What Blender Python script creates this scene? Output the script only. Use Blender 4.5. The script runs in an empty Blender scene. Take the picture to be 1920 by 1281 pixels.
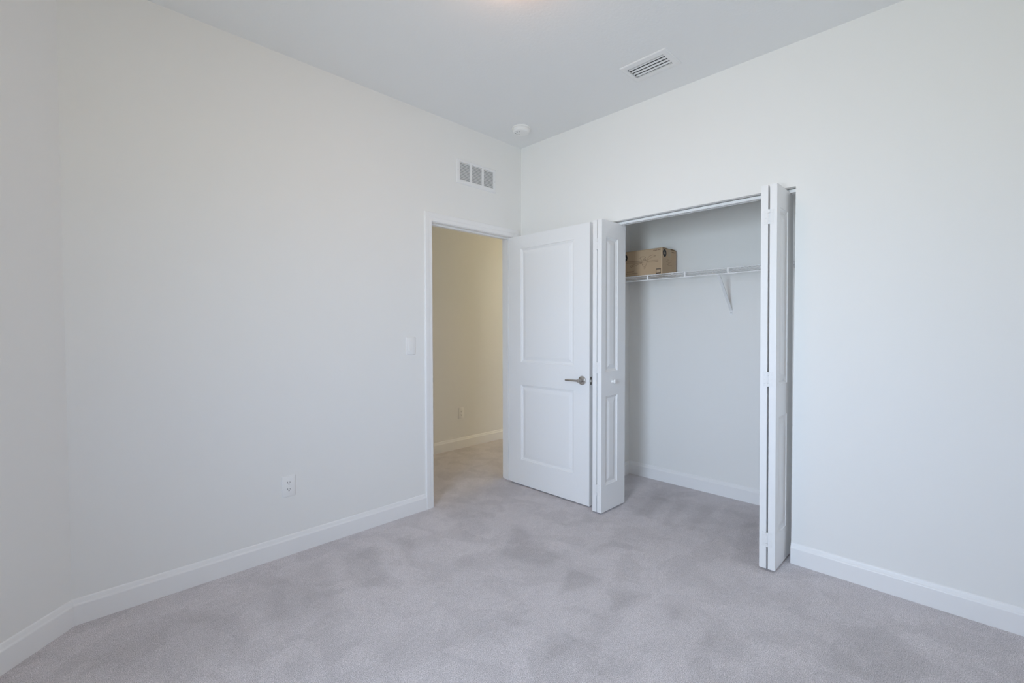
import bpy, bmesh, math, random
from mathutils import Vector, Matrix

# ------------------------------------------------------------------ camera
scn = bpy.context.scene
CAM = Vector((-2.8774, -2.7707, 1.2913))
YAW, PITCH, ROLL, FPX = 0.786541505, -0.0249402211, -0.00196619838, 863.963
fw = Vector((math.cos(YAW) * math.cos(PITCH), math.sin(YAW) * math.cos(PITCH), math.sin(PITCH)))
rt = Vector((math.sin(YAW), -math.cos(YAW), 0))
up = rt.cross(fw)
rt, up = rt * math.cos(ROLL) + up * math.sin(ROLL), up * math.cos(ROLL) - rt * math.sin(ROLL)
cam_data = bpy.data.cameras.new('camera')
cam_data.sensor_fit = 'HORIZONTAL'
cam_data.sensor_width = 36.0
cam_data.lens = FPX / 1920 * 36.0
cam_data.clip_start = 0.02
cam = bpy.data.objects.new('camera', cam_data)
M = Matrix((rt, up, -fw)).transposed().to_4x4()
M.translation = CAM
cam.matrix_world = M
scn.collection.objects.link(cam)
scn.camera = cam

# ------------------------------------------------------------------ daylight, exposure
H = 2.845                                   # ceiling height
WIN = (-2.60, -1.80, 0.80, 2.20)            # window in the wall behind the camera: y0, y1, z0, z1
XW = -3.75                                  # inner face of the window wall
world = bpy.data.worlds.new('world')
scn.world = world
world.use_nodes = True
wn = world.node_tree.nodes; wl = world.node_tree.links
wn.clear()
# sky and ground as seen through the window: a plain gradient, brighter towards the veiled sun in the west-south-west
SKY_UP, SKY_GROUND, SKY_GLOW = (1.3, 2.0, 3.9), (3.9, 3.1, 0.5), (25.4, 30.1, 37.8)
GLOW_DIR, GLOW_POW = Vector((-0.93, -0.28, 0.14)).normalized(), 4.3
w_tc = wn.new('ShaderNodeTexCoord'); w_sep = wn.new('ShaderNodeSeparateXYZ')
wl.new(w_tc.outputs['Generated'], w_sep.inputs[0])
w_mr = wn.new('ShaderNodeMapRange'); w_mr.inputs[1].default_value = -0.08; w_mr.inputs[2].default_value = 0.08
wl.new(w_sep.outputs['Z'], w_mr.inputs[0])
w_mix = wn.new('ShaderNodeMix'); w_mix.data_type = 'RGBA'
w_mix.inputs[6].default_value = (*SKY_GROUND, 1); w_mix.inputs[7].default_value = (*SKY_UP, 1)
wl.new(w_mr.outputs[0], w_mix.inputs[0])
w_nrm = wn.new('ShaderNodeVectorMath'); w_nrm.operation = 'NORMALIZE'; wl.new(w_tc.outputs['Generated'], w_nrm.inputs[0])
w_dot = wn.new('ShaderNodeVectorMath'); w_dot.operation = 'DOT_PRODUCT'; w_dot.inputs[1].default_value = GLOW_DIR
wl.new(w_nrm.outputs[0], w_dot.inputs[0])
w_max = wn.new('ShaderNodeMath'); w_max.operation = 'MAXIMUM'; w_max.inputs[1].default_value = 0.0
wl.new(w_dot.outputs['Value'], w_max.inputs[0])
w_pow = wn.new('ShaderNodeMath'); w_pow.operation = 'POWER'; w_pow.inputs[1].default_value = GLOW_POW
wl.new(w_max.outputs[0], w_pow.inputs[0])
w_gl = wn.new('ShaderNodeVectorMath'); w_gl.operation = 'SCALE'; w_gl.inputs[0].default_value = SKY_GLOW
wl.new(w_pow.outputs[0], w_gl.inputs['Scale'])
w_add = wn.new('ShaderNodeVectorMath'); w_add.operation = 'ADD'
wl.new(w_mix.outputs[2], w_add.inputs[0]); wl.new(w_gl.outputs[0], w_add.inputs[1])
w_bg = wn.new('ShaderNodeBackground'); w_bg.inputs['Strength'].default_value = 1.0
w_out = wn.new('ShaderNodeOutputWorld')
wl.new(w_add.outputs[0], w_bg.inputs['Color']); wl.new(w_bg.outputs[0], w_out.inputs[0])

portal = bpy.data.lights.new('window_portal', 'AREA')
portal.shape = 'RECTANGLE'
portal.size = WIN[3] - WIN[2]; portal.size_y = WIN[1] - WIN[0]
portal.cycles.is_portal = True
po = bpy.data.objects.new('window_portal', portal)
po.location = (XW - 0.13, (WIN[0] + WIN[1]) / 2, (WIN[2] + WIN[3]) / 2)
po.rotation_euler = (0, -math.pi / 2, 0)
scn.collection.objects.link(po)

LAMP = (-1.51, -1.41)                       # ceiling lamp of the room
LAMP_WARM, LAMP_STRENGTH = (1.0, 0.52, 0.28), 16.0
HALL_LAMP = (2.6, 0.65)
HALL_WARM, HALL_STRENGTH = (1.0, 0.82, 0.51), 63.0

vs = scn.view_settings
scn.display_settings.display_device = 'sRGB'
vs.view_transform = 'Standard'
vs.look = 'None'
vs.gamma = 1.0
vs.use_curve_mapping = False
vs.exposure = 0.0
cy = scn.cycles
cy.max_bounces = 16; cy.diffuse_bounces = 12; cy.glossy_bounces = 4; cy.transparent_max_bounces = 8
cy.caustics_reflective = False; cy.caustics_refractive = False
cy.use_denoising = True
cy.sample_clamp_indirect = 6.0


# ------------------------------------------------------------------ materials
def mat(name, color, rough=0.6, metal=0.0, spec=0.4, bump=0.0, bscale=200.0, stretch=(1, 1, 1), var=0.0, vscale=6.0):
    m = bpy.data.materials.new(name); m.use_nodes = True
    nt = m.node_tree; n = nt.nodes; l = nt.links
    b = n['Principled BSDF']
    b.inputs['Roughness'].default_value = rough
    b.inputs['Metallic'].default_value = metal
    b.inputs['Specular IOR Level'].default_value = spec
    tc = n.new('ShaderNodeTexCoord')
    mp = n.new('ShaderNodeMapping'); mp.inputs['Scale'].default_value = stretch
    l.new(tc.outputs['Object'], mp.inputs[0])
    nz = n.new('ShaderNodeTexNoise'); nz.inputs['Scale'].default_value = vscale; nz.inputs['Detail'].default_value = 3
    l.new(mp.outputs[0], nz.inputs['Vector'])
    mx = n.new('ShaderNodeMix'); mx.data_type = 'RGBA'
    mx.inputs[6].default_value = (*[c * (1 - var) for c in color], 1)
    mx.inputs[7].default_value = (*[min(1, c * (1 + var)) for c in color], 1)
    l.new(nz.outputs['Fac'], mx.inputs[0]); l.new(mx.outputs[2], b.inputs['Base Color'])
    if bump:
        nb = n.new('ShaderNodeTexNoise'); nb.inputs['Scale'].default_value = bscale; nb.inputs['Detail'].default_value = 2
        l.new(mp.outputs[0], nb.inputs['Vector'])
        bp = n.new('ShaderNodeBump'); bp.inputs['Strength'].default_value = bump; bp.inputs['Distance'].default_value = 0.002
        l.new(nb.outputs['Fac'], bp.inputs['Height']); l.new(bp.outputs[0], b.inputs['Normal'])
    return m


def emit(name, color, strength):
    m = bpy.data.materials.new(name); m.use_nodes = True
    n = m.node_tree.nodes; b = n['Principled BSDF']
    b.inputs['Base Color'].default_value = (0.9, 0.9, 0.88, 1)
    b.inputs['Emission Color'].default_value = (*color, 1)
    b.inputs['Emission Strength'].default_value = strength
    return m


M_WALL = mat('wall_paint', (0.85, 0.85, 0.835), 0.75, spec=0.25, bump=0.06, bscale=120, var=0.004)
M_CEIL = mat('ceiling_paint', (0.86, 0.87, 0.875), 0.9, spec=0.15, bump=0.35, bscale=75, var=0.004)
M_TRIM = mat('trim_paint', (0.87, 0.87, 0.87), 0.38, spec=0.45, var=0.003)
M_DOOR = mat('door_paint', (0.87, 0.875, 0.88), 0.42, spec=0.4, bump=0.12, bscale=160, stretch=(1, 1, 0.03), var=0.003)
M_PLASTIC = mat('white_plastic', (0.88, 0.88, 0.87), 0.35, spec=0.45, var=0.003)
M_METALW = mat('white_enamel', (0.84, 0.845, 0.85), 0.35, spec=0.45, var=0.003)
M_NICKEL = mat('brushed_nickel', (0.50, 0.47, 0.44), 0.30, metal=1.0, bump=0.03, bscale=300, var=0.03)
M_STEEL = mat('dull_steel', (0.33, 0.32, 0.31), 0.45, metal=0.9, var=0.03)
M_DARK = mat('dark_cavity', (0.02, 0.02, 0.022), 0.8, var=0.05)
M_DUCT = mat('duct_metal', (0.45, 0.46, 0.47), 0.6, metal=0.3, var=0.05)
M_SLOT = mat('slot_dark', (0.05, 0.05, 0.055), 0.7, var=0.05)
M_CARD = mat('cardboard', (0.50, 0.365, 0.24), 0.85, spec=0.2, bump=0.10, bscale=260, stretch=(1, 1, 0.15), var=0.05, vscale=9)
M_CARD2 = mat('cardboard_edge', (0.60, 0.46, 0.32), 0.85, spec=0.2, var=0.05)
M_INK = mat('black_ink', (0.025, 0.024, 0.026), 0.7, var=0.05)
M_INK2 = mat('brown_ink', (0.21, 0.14, 0.09), 0.8, var=0.05)
M_PAPER = mat('label_paper', (0.50, 0.42, 0.31), 0.7, var=0.03)
M_TAPE = mat('packing_tape', (0.46, 0.35, 0.235), 0.5, spec=0.3, var=0.04)
M_LAMP = emit('lamp_glass', LAMP_WARM, LAMP_STRENGTH)
M_HLAMP = emit('hall_lamp_glass', HALL_WARM, HALL_STRENGTH)

# window glass: see-through with a weak reflection
M_GLASS = bpy.data.materials.new('window_glass'); M_GLASS.use_nodes = True
_n = M_GLASS.node_tree.nodes; _l = M_GLASS.node_tree.links; _n.clear()
_t = _n.new('ShaderNodeBsdfTransparent'); _t.inputs[0].default_value = (0.95, 0.97, 0.96, 1)
_g = _n.new('ShaderNodeBsdfGlossy'); _g.inputs['Roughness'].default_value = 0.02
_m = _n.new('ShaderNodeMixShader'); _m.inputs[0].default_value = 0.05
_o = _n.new('ShaderNodeOutputMaterial')
_l.new(_t.outputs[0], _m.inputs[1]); _l.new(_g.outputs[0], _m.inputs[2]); _l.new(_m.outputs[0], _o.inputs[0])


def carpet_material():
    m = bpy.data.materials.new('carpet'); m.use_nodes = True
    nt = m.node_tree; n = nt.nodes; l = nt.links
    b = n['Principled BSDF']
    b.inputs['Roughness'].default_value = 0.95
    b.inputs['Specular IOR Level'].default_value = 0.05
    b.inputs['Sheen Weight'].default_value = 0.15
    b.inputs['Sheen Roughness'].default_value = 0.5
    tc = n.new('ShaderNodeTexCoord')

    def noise(scale, detail=2.0, rough=0.5, dist=0.0):
        z = n.new('ShaderNodeTexNoise'); z.inputs['Scale'].default_value = scale
        z.inputs['Detail'].default_value = detail; z.inputs['Roughness'].default_value = rough
        z.inputs['Distortion'].default_value = dist
        l.new(tc.outputs['Object'], z.inputs['Vector']); return z.outputs['Fac']

    def mapr(x, a, b_, c, d):
        z = n.new('ShaderNodeMapRange'); z.inputs[1].default_value = a; z.inputs[2].default_value = b_
        z.inputs[3].default_value = c; z.inputs[4].default_value = d; l.new(x, z.inputs[0]); return z.outputs[0]

    def math_(op, x, y):
        z = n.new('ShaderNodeMath'); z.operation = op
        for i, v in enumerate((x, y)):
            if isinstance(v, (int, float)): z.inputs[i].default_value = v
            else: l.new(v, z.inputs[i])
        return z.outputs[0]

    at = n.new('ShaderNodeAttribute'); at.attribute_name = 'pile'
    tuft = mapr(noise(CARPET_TUFT, 2.0, 0.7), 0.36, 0.64, 0.0, 1.0)
    clump = mapr(noise(60, 4.0, 0.7), 0.3, 0.7, 0.0, 1.0)
    lay = mapr(noise(4.5, 3.0, 0.55, 0.6), 0.455, 0.505, 0.0, 1.0)
    lay2 = mapr(noise(9.0, 3.0, 0.6, 0.8), 0.50, 0.56, 0.0, 1.0)
    patch = mapr(noise(3.2, 4.0, 0.6), 0.3, 0.7, 0.0, 1.0)
    v = math_('MULTIPLY', mapr(tuft, 0, 1, 0.69, 1.31), mapr(clump, 0, 1, 0.92, 1.08))
    v = math_('MULTIPLY', v, mapr(patch, 0, 1, 0.97, 1.03))
    v = math_('MULTIPLY', v, mapr(lay, 0, 1, 0.952, 1.028))
    v = math_('MULTIPLY', v, mapr(lay2, 0, 1, 0.98, 1.02))
    v = math_('MULTIPLY', v, 1.11)
    v = math_('MULTIPLY', v, mapr(at.outputs['Fac'], 0, 1, 1.02, 0.78))
    hue = n.new('ShaderNodeMix'); hue.data_type = 'RGBA'
    hue.inputs[6].default_value = (*CARPET_A, 1)
    hue.inputs[7].default_value = (*CARPET_B, 1)
    l.new(tuft, hue.inputs[0])
    vm = n.new('ShaderNodeVectorMath'); vm.operation = 'SCALE'
    l.new(hue.outputs[2], vm.inputs[0]); l.new(v, vm.inputs['Scale'])
    l.new(vm.outputs[0], b.inputs['Base Color'])
    bp = n.new('ShaderNodeBump'); bp.inputs['Strength'].default_value = 0.5; bp.inputs['Distance'].default_value = 0.006
    l.new(math_('ADD', tuft, math_('MULTIPLY', clump, 0.6)), bp.inputs['Height']); l.new(bp.outputs[0], b.inputs['Normal'])
    return m


CARPET_TUFT = 310.0
CARPET_A = (0.555, 0.522, 0.535)
CARPET_B = (0.675, 0.640, 0.655)
M_CARPET = carpet_material()


# ------------------------------------------------------------------ helpers
def link(o):
    scn.collection.objects.link(o); return o


def box(bm, x0, x1, y0, y1, z0, z1, bevel=0.0, seg=1):
    r = bmesh.ops.create_cube(bm, size=1.0)
    vs_ = r['verts']
    bmesh.ops.scale(bm, vec=(abs(x1 - x0), abs(y1 - y0), abs(z1 - z0)), verts=vs_)
    bmesh.ops.translate(bm, vec=((x0 + x1) / 2, (y0 + y1) / 2, (z0 + z1) / 2), verts=vs_)
    if bevel:
        es = list({e_ for v in vs_ for e_ in v.link_edges})
        bmesh.ops.bevel(bm, geom=es, offset=bevel, segments=seg, profile=0.5, affect='EDGES')


def frame_from(d):
    d = d.normalized()
    a = Vector((0, 0, 1)) if abs(d.z) < 0.9 else Vector((1, 0, 0))
    s = d.cross(a).normalized(); t = d.cross(s).normalized()
    return s, t


def tube(bm, pts, r, n=10, caps=True, radii=None):
    pts = [Vector(p) for p in pts]
    rings = []
    for i, p in enumerate(pts):
        d = (pts[min(i + 1, len(pts) - 1)] - pts[max(i - 1, 0)])
        s, t = frame_from(d)
        rr = radii[i] if radii else r
        rings.append([bm.verts.new(p + s * math.cos(2 * math.pi * k / n) * rr + t * math.sin(2 * math.pi * k / n) * rr) for k in range(n)])
    for a, b in zip(rings, rings[1:]):
        for k in range(n):
            bm.faces.new((a[k], a[(k + 1) % n], b[(k + 1) % n], b[k]))
    if caps:
        bm.faces.new(rings[0]); bm.faces.new(list(reversed(rings[-1])))


def lathe(bm, centre, axis, prof, n=32):
    """prof: list of (radius, distance along axis)"""
    c = Vector(centre); d = Vector(axis).normalized(); s, t = frame_from(d)
    rings = []
    for r, h in prof:
        if r < 1e-6:
            rings.append([bm.verts.new(c + d * h)])
        else:
            rings.append([bm.verts.new(c + d * h + (s * math.cos(2 * math.pi * k / n) + t * math.sin(2 * math.pi * k / n)) * r) for k in range(n)])
    for a, b in zip(rings, rings[1:]):
        for k in range(n):
            k2 = (k + 1) % n
            if len(a) == 1: bm.faces.new((a[0], b[k2], b[k]))
            elif len(b) == 1: bm.faces.new((a[k], a[k2], b[0]))
            else: bm.faces.new((a[k], a[k2], b[k2], b[k]))
    if len(rings[0]) > 1: bm.faces.new(list(reversed(rings[0])))
    if len(rings[-1]) > 1: bm.faces.new(rings[-1])


def prism(bm, pts, vec):
    """extrude a planar polygon (3-D points) by vec"""
    a = [bm.verts.new(Vector(p)) for p in pts]
    b = [bm.verts.new(Vector(p) + Vector(vec)) for p in pts]
    n = len(a)
    bm.faces.new(list(reversed(a))); bm.faces.new(b)
    for k in range(n):
        bm.faces.new((a[k], a[(k + 1) % n], b[(k + 1) % n], b[k]))


def obj(name, bm, m, parent=None, base=None, smooth=False):
    """one mesh object from a bmesh in place coordinates; origin at base (or the parent's place)"""
    if parent is not None:
        base = parent['_base']
    base = Vector(base) if base is not None else Vector((0, 0, 0))
    bmesh.ops.translate(bm, vec=-base, verts=bm.verts)
    bmesh.ops.recalc_face_normals(bm, faces=bm.faces)
    me = bpy.data.meshes.new(name); bm.to_mesh(me); bm.free()
    me.materials.append(m)
    if smooth:
        for p in me.polygons: p.use_smooth = True
        try: me.set_sharp_from_angle(angle=math.radians(35))
        except Exception: pass
    o = link(bpy.data.objects.new(name, me))
    o['_base'] = tuple(base)
    if parent is not None: o.parent = parent
    else: o.location = base
    return o


def tag(o, label=None, cat=None, kind=None, group=None):
    if label: o['label'] = label
    if cat: o['category'] = cat
    if kind: o['kind'] = kind
    if group: o['group'] = group
    return o


def thing(name, base, label, cat, kind=None, group=None):
    o = link(bpy.data.objects.new(name, None))
    o.empty_display_size = 0.05
    o.location = base; o['_base'] = tuple(base)
    return tag(o, label, cat, kind, group)


def new(): return bmesh.new()


def boxes(*bs):
    bm = new()
    for b in bs: box(bm, *b)
    return bm


# ------------------------------------------------------------------ shell
T = 0.115                                    # partition thickness
DX0, DX1, DZ = -0.928, -0.109, 2.072         # clear door opening (left wall, y = 0)
CY0, CY1, CZ = -0.855, -2.074, 2.070         # closet opening (right wall, x = 0)
XC = 0.787                                   # closet back wall
CYL, CYR = -0.592, -2.36                     # closet side walls
HY = 1.18                                    # far wall of the hall
DC = -2.839                                  # where the left wall meets the diagonal wall
YR = -3.32                                   # wall behind the camera
DYW = -(DC - XW)                             # y where the diagonal meets the window wall

JT = 0.017
tag(obj('wall_left', boxes((DC - 0.05, DX0 - JT, 0, T, 0, H), (DX1 + JT, 3.3, 0, T, 0, H), (DX0 - JT, DX1 + JT, 0, T, DZ + JT, H)), M_WALL),
    'off-white painted wall with the open doorway, left of the room corner', 'wall', 'structure')
tag(obj('wall_right', boxes((0, T, CY0, 0, 0, H), (0, T, YR, CY1, 0, H), (0, T, CY1, CY0, CZ, H)), M_WALL),
    'off-white painted wall with the closet opening, right of the room corner', 'wall', 'structure')
bm = new()
q = 0.08
prism(bm, [(DC, 0, 0), (XW, DYW, 0), (XW - q, DYW + q, 0), (DC - q, q, 0)], (0, 0, H))
tag(obj('wall_diagonal', bm, M_WALL), 'narrow angled wall at the far left edge of the photo', 'wall', 'structure')
y0, y1, z0, z1 = WIN
tag(obj('wall_window', boxes((XW - 0.15, XW, YR, y0, 0, H), (XW - 0.15, XW, y1, DYW + 0.02, 0, H), (XW - 0.15, XW, y0, y1, 0, z0), (XW - 0.15, XW, y0, y1, z1, H)), M_WALL),
    'off-white outer wall with a window, behind the camera', 'wall', 'structure')
tag(obj('wall_rear', boxes((XW - 0.15, T, YR - 0.1, YR, 0, H)), M_WALL), 'blank off-white wall behind the camera', 'wall', 'structure')
tag(obj('wall_hall', boxes((-2.7, 3.3, HY, HY + 0.1, 0, H)), M_WALL), 'beige-lit hallway wall seen through the doorway', 'wall', 'structure')
tag(obj('wall_hall_end', boxes((-2.7, -2.6, T, HY, 0, H), (3.2, 3.3, T, HY, 0, H)), M_WALL), 'short end walls of the hallway beyond the doorway', 'wall', 'structure')
tag(obj('wall_closet', boxes((XC, XC + 0.1, CYR - 0.1, CYL + 0.1, 0, H), (T, XC, CYL, CYL + 0.1, 0, H), (T, XC, CYR - 0.1, CYR, 0, H)), M_WALL),
    'pale inner walls of the closet behind the wire shelf', 'wall', 'structure')
VX0, VX1, VY0, VY1 = -0.459, -0.254, -1.545, -1.254      # supply vent: flange and opening
IX0, IX1, IY0, IY1 = -0.418, -0.292, -1.511, -1.279
tag(obj('ceiling', boxes((-4.0, IX0, YR - 0.1, HY + 0.1, H, H + 0.1), (IX1, 3.4, YR - 0.1, HY + 0.1, H, H + 0.1),
                         (IX0, IX1, YR - 0.1, IY0, H, H + 0.1), (IX0, IX1, IY1, HY + 0.1, H, H + 0.1)), M_CEIL), 'pale grey textured ceiling', 'ceiling', 'structure')


# floor: one carpet with the lay of the pile (vacuum and foot marks) as an attribute
def cam_floor(px, py):
    d = fw + rt * ((px - 960) / FPX) - up * ((py - 640.5) / FPX)
    t = -CAM.z / d.z
    return (CAM.x + d.x * t, CAM.y + d.y * t)


MARKS = []                                   # (polygon on the floor, depth of tone, edge softness)
# strokes of the pile, given as places on the floor in metres
MARKS += [([(-1.61, -1.62), (-1.35, -1.48), (-1.25, -1.76)], 0.75, 0.03)]


def make_floor():
    x0, x1, yy0, yy1, s = -4.0, 3.4, YR - 0.1, HY + 0.1, 0.02
    nx = int(round((x1 - x0) / s)); ny = int(round((yy1 - yy0) / s))
    verts = []; val = []
    rnd = random.Random(5)

    def pdist(x, y, poly):
        ins = False; dmin = 9.0
        n = len(poly)
        for i in range(n):
            ax, ay = poly[i]; bx, by = poly[(i + 1) % n]
            if (ay > y) != (by > y) and x < (bx - ax) * (y - ay) / (by - ay) + ax: ins = not ins
            ex, ey = bx - ax, by - ay
            t = max(0, min(1, ((x - ax) * ex + (y - ay) * ey) / (ex * ex + ey * ey + 1e-12)))
            dmin = min(dmin, math.hypot(x - ax - ex * t, y - ay - ey * t))
        return -dmin if ins else dmin
    info = []
    for poly, tone, soft in MARKS:
        xs = [p_[0] for p_ in poly]; ys = [p_[1] for p_ in poly]
        info.append((poly, tone, soft, min(xs) - soft, max(xs) + soft, min(ys) - soft, max(ys) + soft))
    for j in range(ny + 1):
        for i in range(nx + 1):
            x = x0 + (x1 - x0) * i / nx; y = yy0 + (yy1 - yy0) * j / ny
            verts.append((x, y, 0.0))
            v = 0.0
            for poly, tone, soft, a, b, c, d in info:
                if a <= x <= b and c <= y <= d:
                    q_ = pdist(x, y, poly)
                    k = max(0.0, min(1.0, 0.5 - q_ / (2 * soft)))
                    v += tone * k * k * (3 - 2 * k)
            val.append(v)
    faces = [(j * (nx + 1) + i, j * (nx + 1) + i + 1, (j + 1) * (nx + 1) + i + 1, (j + 1) * (nx + 1) + i) for j in range(ny) for i in range(nx)]
    me = bpy.data.meshes.new('floor'); me.from_pydata(verts, [], faces)
    at = me.attributes.new('pile', 'FLOAT', 'POINT'); at.data.foreach_set('value', val)
    me.materials.append(M_CARPET)
    o = link(bpy.data.objects.new('floor', me))
    return tag(o, 'grey cut-pile carpet with vacuum marks running through room, closet and hall', 'carpet', 'structure')


def mark_px(pts, tone, soft): MARKS.append(([cam_floor(*q_) for q_ in pts], tone, soft * 0.6))


MARKS.clear()
mark_px([(1046, 1116), (1070, 1066), (1130, 1088)], 0.75, 0.035)
mark_px([(1140, 1148), (1154, 1111), (1203, 1116), (1180, 1140)], 0.55, 0.04)
mark_px([(957, 1008), (962, 984), (983, 989), (997, 1008), (1053, 1045), (1025, 1064), (936, 1041)], 0.6, 0.06)
mark_px([(1257, 1177), (1259, 1137), (1278, 1148)], 0.55, 0.03)
mark_px([(1372, 1052), (1392, 985), (1422, 978), (1420, 1062)], 0.65, 0.05)
mark_px([(1015, 1247), (1030, 1215), (1077, 1200), (1060, 1222)], 0.6, 0.04)
mark_px([(1114, 1247), (1150, 1228), (1203, 1247), (1180, 1270), (1120, 1268)], 0.4, 0.05)
mark_px([(1053, 1144), (1081, 1137), (1142, 1158), (1138, 1164), (1082, 1145)], 0.5, 0.03)
mark_px([(1047, 1181), (1085, 1200), (1125, 1214), (1120, 1219), (1075, 1202)], 0.45, 0.03)
mark_px([(570, 1066), (610, 1050), (640, 1150), (500, 1165), (520, 1090)], 0.45, 0.08)
mark_px([(640, 1045), (700, 1025), (725, 1085), (690, 1105), (650, 1080)], 0.5, 0.06)
mark_px([(745, 1010), (775, 1000), (773, 1062), (755, 1045)], 0.5, 0.05)
mark_px([(860, 960), (905, 945), (915, 1000), (870, 1010)], 0.35, 0.06)
mark_px([(850, 1050), (910, 1035), (935, 1060), (880, 1090)], 0.35, 0.06)
mark_px([(1048, 982), (1110, 970), (1120, 978), (1060, 992)], 0.35, 0.03)
mark_px([(1105, 1030), (1150, 1015), (1210, 1030), (1208, 1036), (1150, 1024), (1110, 1040)], 0.4, 0.03)
mark_px([(300, 1180), (420, 1130), (470, 1200), (330, 1270), (200, 1281), (130, 1240)], 0.45, 0.12)
mark_px([(455, 1105), (520, 1085), (560, 1170), (520, 1190)], 0.35, 0.08)
mark_px([(1230, 925), (1260, 930), (1215, 970), (1190, 965)], 0.45, 0.04)
mark_px([(1270, 935), (1300, 940), (1250, 985), (1240, 985)], 0.4, 0.04)
mark_px([(1320, 943), (1350, 950), (1300, 995), (1285, 995)], 0.4, 0.04)
mark_px([(1360, 955), (1420, 968), (1410, 990), (1345, 1000)], 0.35, 0.05)
mark_px([(1180, 940), (1225, 912), (1300, 925), (1170, 985)], 0.3, 0.08)
mark_px([(1560, 1200), (1640, 1180), (1760, 1240), (1680, 1281), (1560, 1275)], 0.4, 0.10)
mark_px([(1290, 1240), (1330, 1180), (1345, 1185), (1330, 1250)], 0.4, 0.04)
mark_px([(830, 955), (880, 905), (905, 915), (860, 990)], 0.3, 0.07)
mark_px([(880, 1180), (960, 1150), (990, 1165), (900, 1215)], 0.25, 0.06)
mark_px([(700, 1210), (830, 1180), (850, 1215), (740, 1270)], 0.25, 0.08)
make_floor()

# ------------------------------------------------------------------ baseboards
BB = [(0.0, 0.0), (0.014, 0.0), (0.014, 0.086), (0.0125, 0.090), (0.0095, 0.094), (0.0080, 0.099), (0.0065, 0.105), (0.0045, 0.1105), (0.0, 0.114)]


def baseboard(name, p0, p1, nrm, k0, k1, label):
    """p0->p1 along the wall, nrm into the room, k = how much each end is pulled in per unit of thickness"""
    a = Vector((*p0, 0)); b = Vector((*p1, 0)); d = (b - a).normalized(); n = Vector((*nrm, 0)).normalized()
    bm = new()
    A = [bm.verts.new(a + n * o + d * (k0 * o) + Vector((0, 0, z))) for o, z in BB]
    B = [bm.verts.new(b + n * o - d * (k1 * o) + Vector((0, 0, z))) for o, z in BB]
    for i in range(len(BB)):
        j = (i + 1) % len(BB)
        bm.faces.new((A[i], A[j], B[j], B[i]))
    bm.faces.new(A); bm.faces.new(list(reversed(B)))
    return tag(obj(name, bm, M_TRIM), label, 'baseboard', 'structure')


t22 = math.tan(math.radians(22.5))
CAS = 0.062                                   # casing width
baseboard('baseboard_left', (DC, 0), (DX0 - 0.004 - CAS, 0), (0, -1), t22, 0, 'white baseboard along the left wall up to the doorway')
r2 = math.sqrt(0.5)
baseboard('baseboard_diagonal', (XW, DYW), (DC, 0), (r2, -r2), t22, t22, 'white baseboard on the angled wall at the lower left corner')
baseboard('baseboard_right', (0, CY1), (0, YR), (-1, 0), 0, 1, 'white baseboard right of the closet opening')
baseboard('baseboard_corner', (0, 0), (0, CY0), (-1, 0), 1, 0, 'white baseboard hidden behind the open bedroom door')
baseboard('baseboard_window', (XW, YR), (XW, DYW), (1, 0), 1, t22, 'white baseboard below the window behind the camera')
baseboard('baseboard_rear', (XW, YR), (0, YR), (0, 1), 1, 1, 'white baseboard on the blank wall behind the camera')
baseboard('baseboard_hall', (-2.6, HY), (3.2, HY), (0, -1), 0, 0, 'cream-lit baseboard of the hallway seen through the doorway')
baseboard('baseboard_closet_back', (XC, CYL), (XC, CYR), (-1, 0), 1, 1, 'white baseboard along the closet back wall')
baseboard('baseboard_closet_left', (T, CYL), (XC, CYL), (0, -1), 0, 1, 'white baseboard on the left side wall inside the closet')
baseboard('baseboard_closet_right', (T, CYR), (XC, CYR), (0, 1), 0, 1, 'white baseboard on the right side wall inside the closet')

# ------------------------------------------------------------------ doorway lining and casing
trim = thing('trim_1', ((DX0 + DX1) / 2, 0, 0), 'white doorway casing and jamb around the open doorway', 'door trim', 'structure')
o = obj('jamb', boxes((DX0 - JT, DX0, 0, T, 0, DZ), (DX1, DX1 + JT, 0, T, 0, DZ), (DX0 - JT, DX1 + JT, 0, T, DZ, DZ + JT)), M_TRIM, trim)
SY0, SY1, ST = 0.042, 0.076, 0.011
obj('stop', boxes((DX0, DX0 + ST, SY0, SY1, 0, DZ - ST), (DX1 - ST, DX1, SY0, SY1, 0, DZ - ST), (DX0, DX1, SY0, SY1, DZ - ST, DZ)), M_TRIM, trim)


def casing(side, yf):
    """mitred casing on one face of the wall; side = -1 room, +1 hall"""
    rv = 0.004
    prof = [(0.0, 0.0), (0.0, 0.009), (0.004, 0.011), (0.026, 0.012), (0.030, 0.0145), (0.046, 0.016), (CAS - 0.003, 0.0165), (CAS, 0.0135), (CAS, 0.0)]
    bm = new()
    xi0, xi1, zi = DX0 - rv, DX1 + rv, DZ + rv
    paths = []
    for w, t in prof:
        y = yf + side * t
        paths.append([(xi0 - w, y, 0), (xi0 - w, y, zi + w), (xi1 + w, y, zi + w), (xi1 + w, y, 0)])
    V = [[bm.verts.new(p_) for p_ in r] for r in paths]
    n = len(V)
    for i in range(n):
        j = (i + 1) % n
        for k in range(3):
            bm.faces.new((V[i][k], V[j][k], V[j][k + 1], V[i][k + 1]))
    bm.faces.new([r[0] for r in V]); bm.faces.new([r[3] for r in V])
    return bm


obj('casing', casing(-1, 0.0), M_TRIM, trim)
obj('casing', casing(1, T), M_TRIM, trim)
bm = new(); box(bm, DX0 - 0.0005, DX0 + 0.0012, -0.0012, 0.034, 0.902, 0.958, 0.0004)
box(bm, DX0 - 0.010, DX0 + 0.0015, -0.0032, -0.0008, 0.914, 0.946, 0.0004)
tag(obj('strike_plate', bm, M_STEEL, trim), 'small grey metal strike plate')


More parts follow.
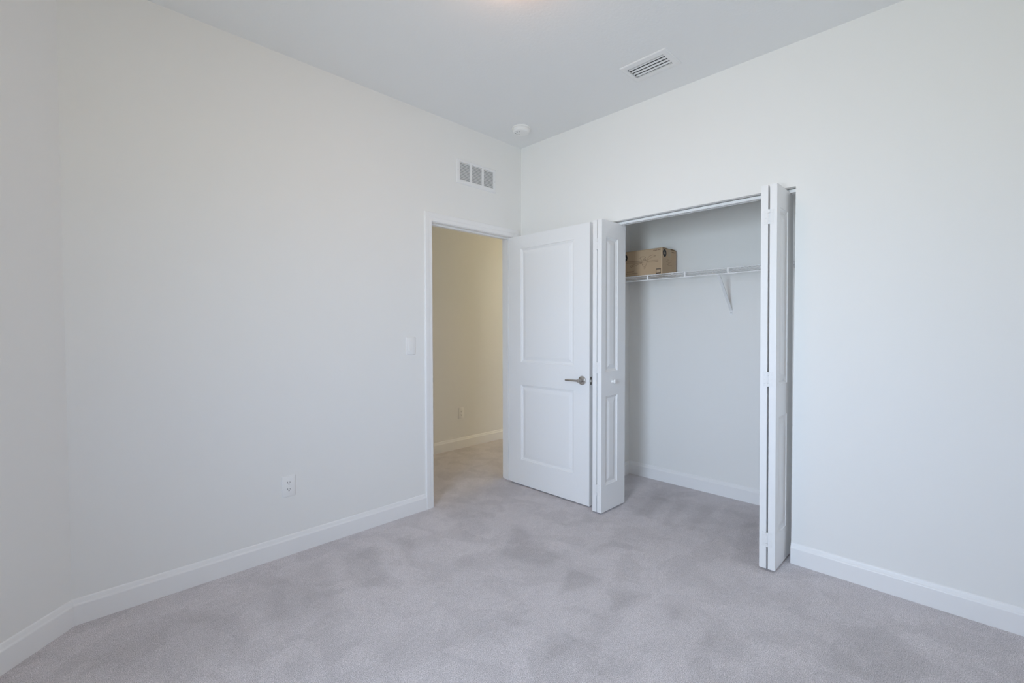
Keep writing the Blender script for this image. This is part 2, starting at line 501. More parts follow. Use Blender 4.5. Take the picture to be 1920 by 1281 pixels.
# ------------------------------------------------------------------ moulded door leaves
def leaf_mesh(W, Z0, Z1, th, panels, prof):
    """leaf in local axes: u = 0..W, w = thickness (0..th), z; panels = [(u0,u1,z0,z1)] moulded on both faces"""
    bm = new()
    us = sorted({0.0, W, *[p_[0] for p_ in panels], *[p_[1] for p_ in panels]})
    zs = sorted({Z0, Z1, *[p_[2] for p_ in panels], *[p_[3] for p_ in panels]})
    for w, s in ((0.0, 1), (th, -1)):
        for i in range(len(us) - 1):
            for j in range(len(zs) - 1):
                a, b, c, d = us[i], us[i + 1], zs[j], zs[j + 1]
                isp = any(abs(a - p_[0]) < 1e-6 and abs(b - p_[1]) < 1e-6 and abs(c - p_[2]) < 1e-6 and abs(d - p_[3]) < 1e-6 for p_ in panels)
                if not isp:
                    bm.faces.new([bm.verts.new((x, w, z)) for x, z in ((a, c), (b, c), (b, d), (a, d))])
                else:
                    prev = None
                    for ins, dep in prof:
                        ring = [bm.verts.new((x, w + s * dep, z)) for x, z in ((a + ins, c + ins), (b - ins, c + ins), (b - ins, d - ins), (a + ins, d - ins))]
                        if prev:
                            for k in range(4): bm.faces.new((prev[k], prev[(k + 1) % 4], ring[(k + 1) % 4], ring[k]))
                        prev = ring
                    bm.faces.new(prev)
    for (a, b) in ((us, None),):
        for i in range(len(us) - 1):
            for z in (Z0, Z1):
                bm.faces.new([bm.verts.new(v) for v in ((us[i], 0, z), (us[i + 1], 0, z), (us[i + 1], th, z), (us[i], th, z))])
    for j in range(len(zs) - 1):
        for u in (0.0, W):
            bm.faces.new([bm.verts.new(v) for v in ((u, 0, zs[j]), (u, 0, zs[j + 1]), (u, th, zs[j + 1]), (u, th, zs[j]))])
    bmesh.ops.remove_doubles(bm, verts=bm.verts, dist=1e-5)
    return bm


def place(bm, mtx):
    bmesh.ops.transform(bm, matrix=mtx, verts=bm.verts); return bm


# bedroom door, hinged on the right jamb and swung 90 degrees into the room
FX = -0.144                                   # visible face
YH, YL = -0.008, -0.820                       # hinge edge, latch edge
DZ0, DZ1 = 0.010, 2.062
door = thing('door_1', (FX + 0.035, YH, DZ0), 'white two-panel bedroom door standing open against the corner, with a lever handle', 'door', 'structure')
prof_door = [(0, 0), (0.003, 0.0045), (0.011, 0.0065), (0.016, 0.0100), (0.022, 0.0100), (0.034, 0.0065), (0.046, 0.0040), (0.049, 0.0036)]
ye0, ye1 = 0.126, 0.126 + 0.545               # panel sides measured from the hinge edge
bm = leaf_mesh(YH - YL, DZ0, DZ1, 0.035, [(ye0, ye1, 0.218, 0.840), (ye0, ye1, 1.026, 1.958)], prof_door)
# local u -> -Y, w -> +X
place(bm, Matrix(((0, 1, 0, FX), (-1, 0, 0, YH), (0, 0, 1, 0), (0, 0, 0, 1))))
obj('door_leaf', bm, M_DOOR, door)


def lever(parent, xf, s):
    """lever set on a face at x = xf, pointing out along s"""
    bm = new()
    yc, zc = -0.757, 0.922
    lathe(bm, (xf, yc, zc), (s, 0, 0), [(0.0325, 0.0), (0.0325, 0.004), (0.031, 0.0075), (0.026, 0.010), (0.013, 0.0105), (0.0115, 0.013), (0.0105, 0.034), (0.011, 0.036)], 40)
    h = obj('door_handle', bm, M_NICKEL, parent, smooth=True)
    tag(h, 'brushed nickel lever handle')
    bm = new()
    x = xf + s * 0.045
    # hub and tapering bar towards the hinge side
    lathe(bm, (xf + s * 0.034, yc, zc), (s, 0, 0), [(0.012, 0), (0.013, 0.004), (0.013, 0.017), (0.011, 0.021), (0.0, 0.022)], 24)
    pts = [(x, yc, zc), (x + s * 0.002, yc + 0.02, zc), (x + s * 0.003, yc + 0.05, zc), (x + s * 0.003, yc + 0.09, zc - 0.001), (x + s * 0.001, yc + 0.122, zc - 0.002)]
    tube(bm, pts, 0.007, 12, True, [0.0085, 0.0075, 0.0070, 0.0066, 0.0064])
    obj('lever', bm, M_NICKEL, h, smooth=True)


lever(door, FX, -1)
lever(door, FX + 0.035, 1)
bm = new(); box(bm, FX + 0.0055, FX + 0.0295, YL - 0.0012, YL + 0.002, 0.894, 0.951, 0.0005)
lp = tag(obj('latch_plate', bm, M_STEEL, door), 'dark metal latch plate on the door edge')
bm = new()
prism(bm, [(FX + 0.012, YL - 0.001, 0.914), (FX + 0.023, YL - 0.001, 0.914), (FX + 0.023, YL - 0.011, 0.914), (FX + 0.014, YL - 0.004, 0.914)], (0, 0, 0.017))
obj('latch_bolt', bm, M_NICKEL, lp)
for z in (0.23, 1.03, 1.83):
    bm = new()
    tube(bm, [(FX + 0.0415, YH + 0.001, z - 0.045), (FX + 0.0415, YH + 0.001, z + 0.045)], 0.0062, 12)
    box(bm, FX + 0.004, FX + 0.0405, YH - 0.0006, YH + 0.0012, z - 0.044, z + 0.044)
    tag(obj('hinge', bm, M_NICKEL, door, smooth=True), 'nickel butt hinge')


# ------------------------------------------------------------------ bifold closet doors
prof_bi = [(0, 0), (0.003, 0.0045), (0.010, 0.0068), (0.016, 0.0102), (0.022, 0.0102), (0.036, 0.0060), (0.049, 0.0022), (0.052, 0.0018)]
BX0, BX1 = -0.196, 0.107
BZ0, BZ1 = 0.012, 2.053
BT = 0.034


def bifold(name, ya, yb, knob_y, knob_dir, label, tilt):
    """two folded panels whose centres are at y = ya (jamb side) and y = yb (knob side)"""
    r = thing(name, (0.06, (ya + yb) / 2, 0), label, 'closet door', 'structure')
    W = BX1 - BX0
    pu0, pu1 = 0.052, 0.201
    for yc in (ya, yb):
        bm = leaf_mesh(W, BZ0, BZ1, BT, [(pu0, pu1, 0.196, 0.826), (pu0, pu1, 0.997, 1.938)], prof_bi)
        place(bm, Matrix.Translation((BX0, yc - BT / 2, 0)))
        p_ = obj('panel', bm, M_DOOR, r)
        if yc == yb:
            bm = new()
            lathe(bm, (-0.061, knob_y, 0.924), (0, knob_dir, 0), [(0.012, 0), (0.0085, 0.004), (0.008, 0.010), (0.013, 0.016), (0.0165, 0.021), (0.0165, 0.025), (0.012, 0.029), (0.0, 0.030)], 28)
            tag(obj('knob', bm, M_PLASTIC, p_, smooth=True), 'small round white knob')
    ym = (ya + yb) / 2
    sg = 1 if yb > ya else -1
    for z in (1.884, 1.028, 0.170):
        bm = new()
        xe = BX0
        box(bm, xe - 0.0016, xe + 0.0004, ym + 0.003, ym + 0.024, z - 0.0375, z + 0.0375, 0.0004)
        box(bm, xe - 0.0016, xe + 0.0004, ym - 0.024, ym - 0.003, z - 0.0375, z + 0.0375, 0.0004)
        for k, (a, b) in enumerate(((-0.0385, -0.021), (-0.020, 0.0195), (0.0205, 0.0385))):
            w = 0.0062 if k != 1 else 0.0040
            tube(bm, [(xe - 0.0035, ym, z + a), (xe - 0.0035, ym, z + b)], w * 0.75, 10)
            box(bm, xe - 0.0062, xe - 0.0008, ym - (w if k != 1 else 0.004), ym + (w if k != 1 else 0.002), z + a, z + b, 0.0006)
        for yy in (ym + 0.0165, ym - 0.0165):
            for dz in (-0.026, -0.004, 0.022):
                lathe(bm, (xe - 0.0015, yy, z + dz), (-1, 0, 0), [(0.0032, 0), (0.0026, 0.0008), (0, 0.001)], 10)
        obj('hinge', bm, M_METALW, r)
    bm = new()
    tube(bm, [(0.06, ya, BZ1 - 0.01), (0.06, ya, CZ - 0.006)], 0.004, 8)
    tube(bm, [(0.06, yb, BZ1 - 0.01), (0.06, yb, CZ - 0.006)], 0.004, 8)
    tube(bm, [(0.06, ya, 0.0), (0.06, ya, BZ0 + 0.01)], 0.004, 8)
    obj('pivot_pin', bm, M_STEEL, r)
    if tilt: r.rotation_euler = (tilt, 0, 0)
    return r


bifold('door_2', -0.9005, -0.9410, -0.9580, -1, 'white folded closet door on the left of the closet, beside the bedroom door', 0)
bifold('door_3', -2.0305, -1.9880, -1.9710, 1, 'white folded closet door on the right of the closet opening', math.radians(-0.30))

bm = new()
ty0, ty1 = CY1 + 0.001, CY0 - 0.001
for (xa, xb, za, zb) in ((0.040, 0.080, CZ - 0.003, CZ), (0.040, 0.043, CZ - 0.020, CZ), (0.077, 0.080, CZ - 0.020, CZ), (0.043, 0.052, CZ - 0.020, CZ - 0.0175), (0.068, 0.077, CZ - 0.020, CZ - 0.0175)):
    box(bm, xa, xb, ty0, ty1, za, zb)
tag(obj('trim_2', bm, M_METALW), 'white metal door track along the top of the closet opening', 'door track', 'structure')

# ------------------------------------------------------------------ closet wire shelf
SX, SZ, LZ = 0.482, 1.727, 1.686              # front edge, deck level, lip rod level
SB = XC - 0.004
ys0, ys1 = CYL - 0.004, CYR + 0.004
shelf = thing('wire_shelf', (XC, (CYL + CYR) / 2, SZ), 'white ventilated wire shelf across the closet, held by a slanted brace', 'shelf')
bm = new()
nw = 70
for i in range(nw):
    y = ys0 + (ys1 - ys0) * (i + 0.5) / nw
    tube(bm, [(SB, y, SZ), (SX, y, SZ), (SX - 0.001, y, SZ - 0.004)], 0.0021, 6)
obj('wire_deck', bm, M_METALW, shelf, smooth=True)
bm = new()
for x, z, r in ((SX - 0.001, SZ - 0.003, 0.0034), (SX - 0.001, LZ, 0.0044), (SX + 0.10, SZ - 0.004, 0.003), (SX + 0.20, SZ - 0.004, 0.003), (SB, SZ - 0.004, 0.003)):
    tube(bm, [(x, ys0, z), (x, ys1, z)], r, 8)
obj('rail', bm, M_METALW, shelf, smooth=True)
for y in (-0.629, -0.932, -1.236, -1.547, -1.852, -2.157):
    bm = new(); box(bm, SX - 0.0055, SX + 0.002, y - 0.0065, y + 0.0065, LZ - 0.004, SZ, 0.002)
    obj('lip_spacer', bm, M_METALW, shelf)
# slanted brace
bm = new()
P = Vector((SX + 0.006, -1.478, LZ + 0.004)); Q = Vector((XC - 0.004, -1.463, 1.440))
d = (Q - P).normalized(); s_ = Vector((0, 1, 0)); n_ = d.cross(s_).normalized()
hw, ht = 0.0095, 0.0045
A = [bm.verts.new(P + s_ * a * hw + n_ * b * ht) for a, b in ((-1, -1), (1, -1), (1, 1), (-1, 1))]
B = [bm.verts.new(Q + s_ * a * hw + n_ * b * ht) for a, b in ((-1, -1), (1, -1), (1, 1), (-1, 1))]
for k in range(4): bm.faces.new((A[k], A[(k + 1) % 4], B[(k + 1) % 4], B[k]))
bm.faces.new(A); bm.faces.new(B)
box(bm, XC - 0.004, XC - 0.0005, -1.4735, -1.4525, 1.405, 1.448, 0.001)
tube(bm, [(SX - 0.002, -1.478 - 0.009, LZ - 0.001), (SX - 0.002, -1.478 + 0.009, LZ - 0.001)], 0.0068, 10)
br = obj('support_brace', bm, M_METALW, shelf)
bm = new(); lathe(bm, (XC - 0.004, -1.463, 1.418), (-1, 0, 0), [(0.0048, 0), (0.004, 0.0018), (0, 0.0024)], 14)
tag(obj('screw', bm, M_STEEL, br), 'grey screw head')
for y in (-0.75, -1.05, -1.35, -1.65, -1.95, -2.25):
    bm = new(); box(bm, XC - 0.011, XC - 0.0005, y - 0.008, y + 0.008, SZ - 0.012, SZ + 0.004, 0.002)
    obj('wall_clip', bm, M_PLASTIC, shelf)

# ------------------------------------------------------------------ cardboard box on the shelf
KX0, KX1, KY0, KY1, KZ0, KZ1 = 0.500, 0.742, -1.043, -0.602, SZ + 0.0025, SZ + 0.2035
carton = thing('cardboard_box', ((KX0 + KX1) / 2, (KY0 + KY1) / 2, KZ0), 'brown printed cardboard box with dark round badges on the closet shelf', 'box')
bm = new()
box(bm, KX0, KX1, KY0, KY1, KZ0, KZ1, 0.003, 2)
obj('carton_body', bm, M_CARD, carton)
bm = new()                                     # top flaps, one pair slightly bowed up
xm = (KX0 + KX1) / 2
for xa, xb, lift in ((KX0 + 0.002, xm - 0.001, 0.004), (KX1 - 0.002, xm + 0.001, 0.006)):
    pts = []
    for i in range(7):
        t = i / 6
        pts.append((xa + (xb - xa) * t, KZ1 + 0.0005 + lift * math.sin(math.pi * t)))
    A = [(x, KY0 + 0.001, z) for x, z in pts] + [(x, KY0 + 0.001, z + 0.003) for x, z in reversed(pts)]
    prism(bm, A, (0, KY1 - KY0 - 0.002, 0))
obj('flap', bm, M_CARD, carton)
bm = new()
box(bm, KX0 - 0.0012, KX0 + 0.006, KY0 - 0.0012, KY0 + 0.006, KZ0, KZ1 + 0.001, 0.001)
tag(obj('corner_crease', bm, M_CARD2, carton), 'pale worn corner edge')
bm = new()
box(bm, xm - 0.024, xm + 0.024, KY0 - 0.0006, KY0 + 0.0006, KZ1 - 0.055, KZ1 + 0.002)
obj('tape', bm, M_TAPE, carton)

xf = KX0 - 0.0004                              # print on the long front face


def stroke(bm, pts, w, face):
    """flat printed line of width w; pts in (along, z)"""
    for (a, b), (c, d_) in zip(pts, pts[1:]):
        L = math.hypot(c - a, d_ - b)
        if L < 1e-6: continue
        px, pz = -(d_ - b) / L * w / 2, (c - a) / L * w / 2
        quad = [(a + px, b + pz), (c + px, d_ + pz), (c - px, d_ - pz), (a - px, b - pz)]
        face(bm, quad)


def on_front(bm, quad):
    a = [(xf, u, z) for u, z in quad]
    prism(bm, a, (0.0006, 0, 0))


def on_side(bm, quad):
    a = [(u, KY0 - 0.0004, z) for u, z in quad]
    prism(bm, a, (0, 0.0006, 0))


def disc(bm, cu, cz, r, face, n=28):
    face(bm, [(cu + r * math.cos(2 * math.pi * k / n), cz + r * math.sin(2 * math.pi * k / n)) for k in range(n)])


def fy(px): return KY0 + (1242 - px) * (0.331 / 70.0)        # front face: photo column -> y


zt = KZ1
# round badge at the left of the front
bm = new(); disc(bm, -0.705, KZ0 + 0.155, 0.034, on_front)
bd = tag(obj('badge', bm, M_INK, carton), 'round black printed badge')
bm = new()
xf -= 0.0004
for dz, hl in ((0.010, 0.016), (0.0, 0.024), (-0.010, 0.016)): stroke(bm, [(-0.705 - hl, KZ0 + 0.155 + dz), (-0.705 + hl, KZ0 + 0.155 + dz)], 0.0035, on_front)
xf += 0.0004
obj('badge_lettering', bm, M_PAPER, bd)
# line drawing of a ceiling fan
bm = new()
cy_, cz_ = -0.892, KZ0 + 0.098
u = lambda a, b: (cy_ - a, cz_ + b)            # +a to the right in the photo
W_ = 0.0022
stroke(bm, [u(-0.012, 0.022), u(-0.010, 0.030), u(0.010, 0.030), u(0.012, 0.022), u(-0.012, 0.022)], W_, on_front)
stroke(bm, [u(-0.024, 0.006), u(-0.020, 0.018), u(0.020, 0.018), u(0.024, 0.006), u(-0.024, 0.006)], W_, on_front)
stroke(bm, [u(-0.024, 0.004), u(-0.018, -0.010), u(0.018, -0.010), u(0.024, 0.004)], W_, on_front)
stroke(bm, [u(-0.018, -0.010), u(-0.012, -0.024), u(0.0, -0.028), u(0.012, -0.024), u(0.018, -0.010)], W_, on_front)
stroke(bm, [u(0.0, -0.028), u(0.0, -0.050)], W_, on_front)
stroke(bm, [u(0.008, -0.026), u(0.008, -0.044)], W_, on_front)
stroke(bm, [u(-0.024, 0.012), u(-0.090, 0.022), u(-0.165, 0.026), u(-0.168, 0.014), u(-0.090, 0.008), u(-0.024, 0.006)], W_, on_front)
stroke(bm, [u(0.024, 0.010), u(0.080, 0.012), u(0.118, 0.010), u(0.119, 0.000), u(0.080, 0.000), u(0.024, 0.004)], W_, on_front)
stroke(bm, [u(-0.020, 0.020), u(-0.040, 0.042), u(-0.020, 0.052), u(0.002, 0.050), u(0.012, 0.042), u(-0.006, 0.034)], W_, on_front)
stroke(bm, [u(0.018, 0.020), u(0.045, 0.050), u(0.075, 0.056), u(0.098, 0.046), u(0.060, 0.036), u(0.022, 0.018)], W_, on_front)
stroke(bm, [u(-0.022, 0.002), u(-0.070, -0.012), u(-0.120, -0.024), u(-0.128, -0.014), u(-0.075, 0.000), u(-0.024, 0.004)], W_, on_front)
obj('printed_drawing', bm, M_INK2, carton)
# small print
rnd = random.Random(3)


def print_line(bm, a, b, z, h, face, gap=0.35):
    x = a; sg = 1 if b > a else -1
    while (b - x) * sg > 0.002:
        w = rnd.uniform(0.003, 0.008)
        x2 = x + sg * min(w, abs(b - x))
        hh = h * rnd.uniform(0.7, 1.0)
        face(bm, [(x, z), (x2, z), (x2, z + hh), (x, z + hh)])
        x = x2 + sg * w * gap


for args in ((-0.970, -1.003, zt - 0.016, 0.008, on_front), (-1.008, -1.030, zt - 0.016, 0.008, on_front),
             (-0.735, -0.800, KZ0 + 0.034, 0.007, on_front), (-0.725, -0.835, KZ0 + 0.020, 0.004, on_front),
             (KX0 + 0.165, KX0 + 0.225, zt - 0.020, 0.007, on_side), (KX0 + 0.175, KX0 + 0.236, KZ0 + 0.014, 0.009, on_side, 0.15)):
    bm = new(); print_line(bm, *args)
    obj('printed_line', bm, M_INK2 if args[-1] != 0.15 else M_INK, carton)
bm = new()
for k, (a, b, z) in enumerate(((0.09, 0.17, 0.118), (0.07, 0.16, 0.104), (0.10, 0.18, 0.092), (0.08, 0.17, 0.080))):
    stroke(bm, [(KX0 + a, KZ0 + z), (KX0 + (a + b) / 2, KZ0 + z - 0.006), (KX0 + b, KZ0 + z - 0.001)], 0.002, on_side)
obj('printed_sketch', bm, M_INK2, carton)
bm = new(); disc(bm, KX0 + 0.044, zt - 0.036, 0.030, on_side)
bd = tag(obj('badge', bm, M_INK, carton), 'round dark badge on the box end')
bm = new()
for dz, hl in ((0.012, 0.006), (0.002, 0.020), (-0.006, 0.017)):
    a = [(KX0 + 0.044 - hl, zt - 0.036 + dz), (KX0 + 0.044 + hl, zt - 0.036 + dz)]
    for (p0, q0), (p1, q1) in zip(a, a[1:]):
        prism(bm, [(p0, KY0 - 0.0009, q0 - 0.0016), (p1, KY0 - 0.0009, q1 - 0.0016), (p1, KY0 - 0.0009, q1 + 0.0016), (p0, KY0 - 0.0009, q0 + 0.0016)], (0, 0.0006, 0))
obj('badge_lettering', bm, M_PAPER, bd)
bm = new()                                     # framed label with a bar at top and bottom
la, lb, l0, l1 = -0.994, -1.034, KZ0 + 0.004, KZ0 + 0.042
for z_a, z_b in ((l1 - 0.006, l1), (l0, l0 + 0.006)): on_front(bm, [(la, z_a), (lb, z_a), (lb, z_b), (la, z_b)])
for ua, ub in ((la, la - 0.002), (lb + 0.002, lb)): on_front(bm, [(ua, l0), (ub, l0), (ub, l1), (ua, l1)])
lab = tag(obj('shipping_mark', bm, M_INK, carton), 'black framed printed mark near the lower front corner')
bm = new()
for k in range(3):
    yy = la - 0.012 - k * 0.008
    on_front(bm, [(yy, l0 + 0.010), (yy - 0.003, l0 + 0.010), (yy - 0.003, l1 - 0.010), (yy, l1 - 0.010)])
obj('bar_marks', bm, M_PAPER, lab)

# ------------------------------------------------------------------ ceiling supply vent
vent = thing('ceiling_vent', ((VX0 + VX1) / 2, (VY0 + VY1) / 2, H), 'white rectangular ceiling air vent with angled blades and dark gaps', 'air vent')
bm = new()
zt, zb = H, H - 0.006
ring = lambda x0, x1, y0, y1, z: [bm.verts.new(v) for v in ((x0, y0, z), (x1, y0, z), (x1, y1, z), (x0, y1, z))]
R = [ring(VX0, VX1, VY0, VY1, zt), ring(VX0, VX1, VY0, VY1, zt - 0.003), ring(VX0 + 0.006, VX1 - 0.006, VY0 + 0.006, VY1 - 0.006, zb),
     ring(IX0 + 0.001, IX1 - 0.001, IY0 + 0.001, IY1 - 0.001, zb), ring(IX0 + 0.001, IX1 - 0.001, IY0 + 0.001, IY1 - 0.001, zt + 0.002)]
for a, b in zip(R, R[1:]):
    for k in range(4): bm.faces.new((a[k], a[(k + 1) % 4], b[(k + 1) % 4], b[k]))
obj('frame', bm, M_METALW, vent)
nsl = 4
pitch = 0.0285
for i in range(nsl):
    xc = IX0 + 0.0245 + pitch * i
    bm = new()
    pts = []
    for t in (-1, -0.5, 0, 0.5, 1):           # curved blade, far edge hanging lower
        pts.append((xc + t * 0.0058, H + 0.002 - t * 0.0022 - 0.0010 * (1 - t * t)))
    poly = [(x, IY0 + 0.003, z) for x, z in pts] + [(x, IY0 + 0.003, z + 0.0013) for x, z in reversed(pts)]
    prism(bm, poly, (0, IY1 - IY0 - 0.006, 0))
    obj('slat', bm, M_METALW, vent)
bm = new()
box(bm, IX0, IX1, IY0, IY1, H + 0.096, H + 0.098)
for q4 in ((IX0 + 0.0003, IX0 + 0.0009, IY0, IY1), (IX1 - 0.0009, IX1 - 0.0003, IY0, IY1), (IX0, IX1, IY0 + 0.0003, IY0 + 0.0009), (IX0, IX1, IY1 - 0.0009, IY1 - 0.0003)):
    box(bm, *q4, H + 0.003, H + 0.098)
tag(obj('duct_opening', bm, M_SLOT, vent), 'black duct opening behind the blades')
for x, y in ((-0.356, VY0 + 0.020), (-0.356, VY1 - 0.016)):
    bm = new(); lathe(bm, (x, y, zb), (0, 0, -1), [(0.0035, 0), (0.0028, 0.001), (0, 0.0013)], 12)
    obj('screw', bm, M_METALW, vent)

# ------------------------------------------------------------------ smoke detector
sm = thing('smoke_detector', (-0.292, -0.283, H), 'round white smoke detector on the ceiling near the room corner', 'smoke detector')
c = (-0.292, -0.283, H)
bm = new(); lathe(bm, c, (0, 0, -1), [(0.071, 0), (0.071, 0.007), (0.068, 0.010), (0.055, 0.0105)], 48)
obj('mounting_base', bm, M_PLASTIC, sm, smooth=True)
bm = new(); lathe(bm, c, (0, 0, -1), [(0.064, 0.0105), (0.0655, 0.014), (0.0645, 0.030), (0.058, 0.037), (0.040, 0.0395), (0.0, 0.040)], 48)
cov = obj('cover', bm, M_PLASTIC, sm, smooth=True)
bm = new(); lathe(bm, (c[0] - 0.020, c[1] + 0.012, H - 0.0388), (0, 0, -1), [(0.010, 0), (0.0095, 0.002), (0, 0.0025)], 20)
obj('test_button', bm, M_PLASTIC, cov)
for a, b in ((-0.032, -0.012), (-0.040, 0.004), (-0.010, 0.034), (-0.030, 0.030), (-0.004, 0.020)):
    bm = new()
    box(bm, c[0] + a - 0.005, c[0] + a + 0.005, c[1] + b - 0.0016, c[1] + b + 0.0016, H - 0.0402, H - 0.0385)
    tag(obj('sounder_slot', bm, M_SLOT, cov), 'dark sounder slot')

# ------------------------------------------------------------------ return air grille on the left wall
GX0, GX1, GZ0, GZ1 = -0.703, -0.301, 2.402, 2.588
grille = thing('return_air_grille', ((GX0 + GX1) / 2, 0, (GZ0 + GZ1) / 2), 'white three-section louvred return air grille high above the doorway', 'air grille')
cells = [(-0.674, -0.573), (-0.553, -0.452), (-0.432, -0.331)]
cz0, cz1 = 2.430, 2.566
bm = new()
yb_ = -0.008
xs = [GX0 + 0.006] + [v for c_ in cells for v in c_] + [GX1 - 0.006]
for i in range(0, len(xs), 2): box(bm, xs[i], xs[i + 1], yb_, 0, cz0, cz1)
box(bm, GX0 + 0.006, GX1 - 0.006, yb_, 0, GZ0 + 0.006, cz0)
box(bm, GX0 + 0.006, GX1 - 0.006, yb_, 0, cz1, GZ1 - 0.006)
for (x0, x1, z0_, z1_, ax) in ((GX0, GX0 + 0.006, GZ0, GZ1, 'x0'), (GX1 - 0.006, GX1, GZ0, GZ1, 'x1'), (GX0, GX1, GZ0, GZ0 + 0.006, 'z0'), (GX0, GX1, GZ1 - 0.006, GZ1, 'z1')):
    if ax == 'x0': pl = [(x0, 0, z0_), (x0, -0.002, z0_), (x1, yb_, z0_ + 0.006), (x1, 0, z0_ + 0.006)]; v = (0, 0, z1_ - z0_ - 0.006)
    elif ax == 'x1': pl = [(x1, 0, z0_), (x1, -0.002, z0_), (x0, yb_, z0_ + 0.006), (x0, 0, z0_ + 0.006)]; v = (0, 0, z1_ - z0_ - 0.006)
    elif ax == 'z0': pl = [(x0, 0, z0_), (x0, -0.002, z0_), (x0, yb_, z1_), (x0, 0, z1_)]; v = (x1 - x0, 0, 0)
    else: pl = [(x0, 0, z1_), (x0, -0.002, z1_), (x0, yb_, z0_), (x0, 0, z0_)]; v = (x1 - x0, 0, 0)
    prism(bm, pl, v)
obj('frame', bm, M_METALW, grille)
for x0, x1 in cells:
    bm = new()
    nl = 12
    ph = (cz1 - cz0) / nl
    for k in range(nl):
        z = cz0 + ph * k
        # each louvre slopes down towards the room
        poly = [(x0, -0.0070, z + 0.0005), (x0, -0.0070, z + 0.0018), (x0, -0.0008, z + ph * 0.92), (x0, -0.0008, z + ph * 0.92 - 0.0013)]
        prism(bm, poly, (x1 - x0, 0, 0))
    lv = obj('louvre_section', bm, M_METALW, grille)
bm = new(); box(bm, GX0 + 0.02, GX1 - 0.02, -0.0006, -0.0001, cz0 - 0.004, cz1 + 0.004)
tag(obj('duct_opening', bm, M_DUCT, grille), 'grey opening behind the louvres')
for x, z in ((GX0 + 0.013, 2.498), (GX1 - 0.013, 2.492)):
    bm = new(); lathe(bm, (x, yb_, z), (0, -1, 0), [(0.0035, 0), (0.0028, 0.001), (0, 0.0013)], 12)
    obj('screw', bm, M_DUCT, grille)

# ------------------------------------------------------------------ light switch and outlets
sx, sz = -1.113, 1.183
sw = thing('light_switch', (sx, 0, sz), 'white rocker light switch on the left wall beside the doorway', 'light switch')
bm = new(); box(bm, sx - 0.037, sx + 0.037, -0.0065, 0, sz - 0.0605, sz + 0.0605, 0.003, 2)
obj('cover_plate', bm, M_PLASTIC, sw, smooth=True)
bm = new()
prism(bm, [(sx - 0.0165, -0.006, sz - 0.033), (sx - 0.0165, -0.0115, sz - 0.033), (sx - 0.0165, -0.0072, sz + 0.033), (sx - 0.0165, -0.006, sz + 0.033)], (0.033, 0, 0))
obj('rocker', bm, M_PLASTIC, sw)


def outlet(x, y, z, label):
    r = thing('power_outlet', (x, y, z), label, 'power outlet')
    bm = new(); box(bm, x - 0.0365, x + 0.0365, y - 0.0065, y, z - 0.060, z + 0.060, 0.003, 2)
    obj('cover_plate', bm, M_PLASTIC, r, smooth=True)
    for dz in (0.0195, -0.0195):
        bm = new()
        n = 32; pts = []
        for k in range(n):
            a = 2 * math.pi * k / n
            pts.append((x + max(-0.0150, min(0.0150, 0.0172 * math.cos(a))), y - 0.0062, z + dz + 0.0142 * math.sin(a)))
        prism(bm, pts, (0, -0.0018, 0))
        f = obj('socket', bm, M_PLASTIC, r)
        bm = new()
        box(bm, x - 0.0074, x - 0.0052, y - 0.0084, y - 0.0075, z + dz - 0.001, z + dz + 0.0075)
        box(bm, x + 0.0052, x + 0.0074, y - 0.0084, y - 0.0075, z + dz - 0.001, z + dz + 0.0065)
        tube(bm, [(x, y - 0.0084, z + dz - 0.0070), (x, y - 0.0075, z + dz - 0.0070)], 0.0028, 12)
        tag(obj('slot', bm, M_SLOT, f), 'dark plug slots')
    bm = new(); lathe(bm, (x, y - 0.0063, z), (0, -1, 0), [(0.003, 0), (0.0024, 0.0009), (0, 0.0011)], 12)
    obj('screw', bm, M_PLASTIC, r)
    return r


outlet(-1.932, 0.0, 0.397, 'white power outlet low on the left wall above the baseboard')
outlet(0.275, HY, 0.383, 'small beige-lit power outlet on the hallway wall seen through the doorway')


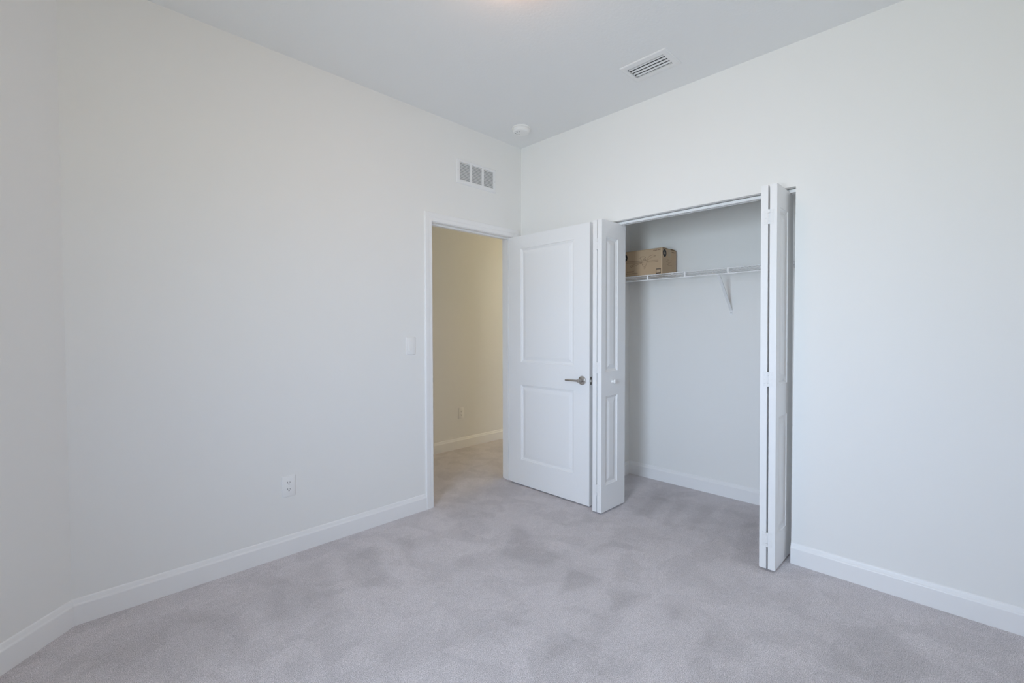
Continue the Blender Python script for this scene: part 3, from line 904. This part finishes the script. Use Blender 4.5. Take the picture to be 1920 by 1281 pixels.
# ------------------------------------------------------------------ lamps and window outside the frame
def ceiling_lamp(x, y, m, label):
    r = thing('ceiling_light', (x, y, H), label, 'ceiling light')
    bm = new(); lathe(bm, (x, y, H), (0, 0, -1), [(0.150, 0), (0.150, 0.018), (0.140, 0.024), (0.120, 0.026)], 48)
    obj('lamp_base', bm, M_NICKEL, r, smooth=True)
    bm = new(); lathe(bm, (x, y, H), (0, 0, -1), [(0.138, 0.025), (0.146, 0.035), (0.138, 0.055), (0.110, 0.080), (0.060, 0.096), (0.012, 0.100)], 48)
    obj('lamp_shade', bm, m, r, smooth=True)
    bm = new(); lathe(bm, (x, y, H - 0.0995), (0, 0, -1), [(0.012, 0), (0.010, 0.006), (0.005, 0.012), (0.0, 0.014)], 16)
    obj('finial', bm, M_NICKEL, r, smooth=True)
    return r


ceiling_lamp(LAMP[0], LAMP[1], M_LAMP, 'frosted dome light in the middle of the bedroom ceiling, just above the frame')
ceiling_lamp(HALL_LAMP[0], HALL_LAMP[1], M_HLAMP, 'warm dome light on the hallway ceiling, hidden behind the bedroom wall')

y0, y1, z0, z1 = WIN
win = thing('window_1', (XW - 0.06, (y0 + y1) / 2, z0), 'white framed window in the wall behind the camera', 'window', 'structure')
xa, xb = XW - 0.10, XW - 0.05
zm = (z0 + z1) / 2
bm = new()
for b in ((y0, y0 + 0.045, z0, z1), (y1 - 0.045, y1, z0, z1), (y0 + 0.045, y1 - 0.045, z0, z0 + 0.045), (y0 + 0.045, y1 - 0.045, z1 - 0.045, z1), (y0 + 0.045, y1 - 0.045, zm - 0.02, zm + 0.02)):
    box(bm, xa, xb, b[0], b[1], b[2], b[3])
obj('window_frame', bm, M_TRIM, win)
for a, b in ((z0 + 0.045, zm - 0.02), (zm + 0.02, z1 - 0.045)):
    bm = new(); box(bm, XW - 0.077, XW - 0.073, y0 + 0.045, y1 - 0.045, a, b)
    obj('pane', bm, M_GLASS, win)
bm = new(); box(bm, XW - 0.05, XW + 0.025, y0 - 0.03, y1 + 0.03, z0 - 0.02, z0, 0.003)
obj('window_sill', bm, M_TRIM, win)

for o in list(scn.objects):
    if '_base' in o: del o['_base']
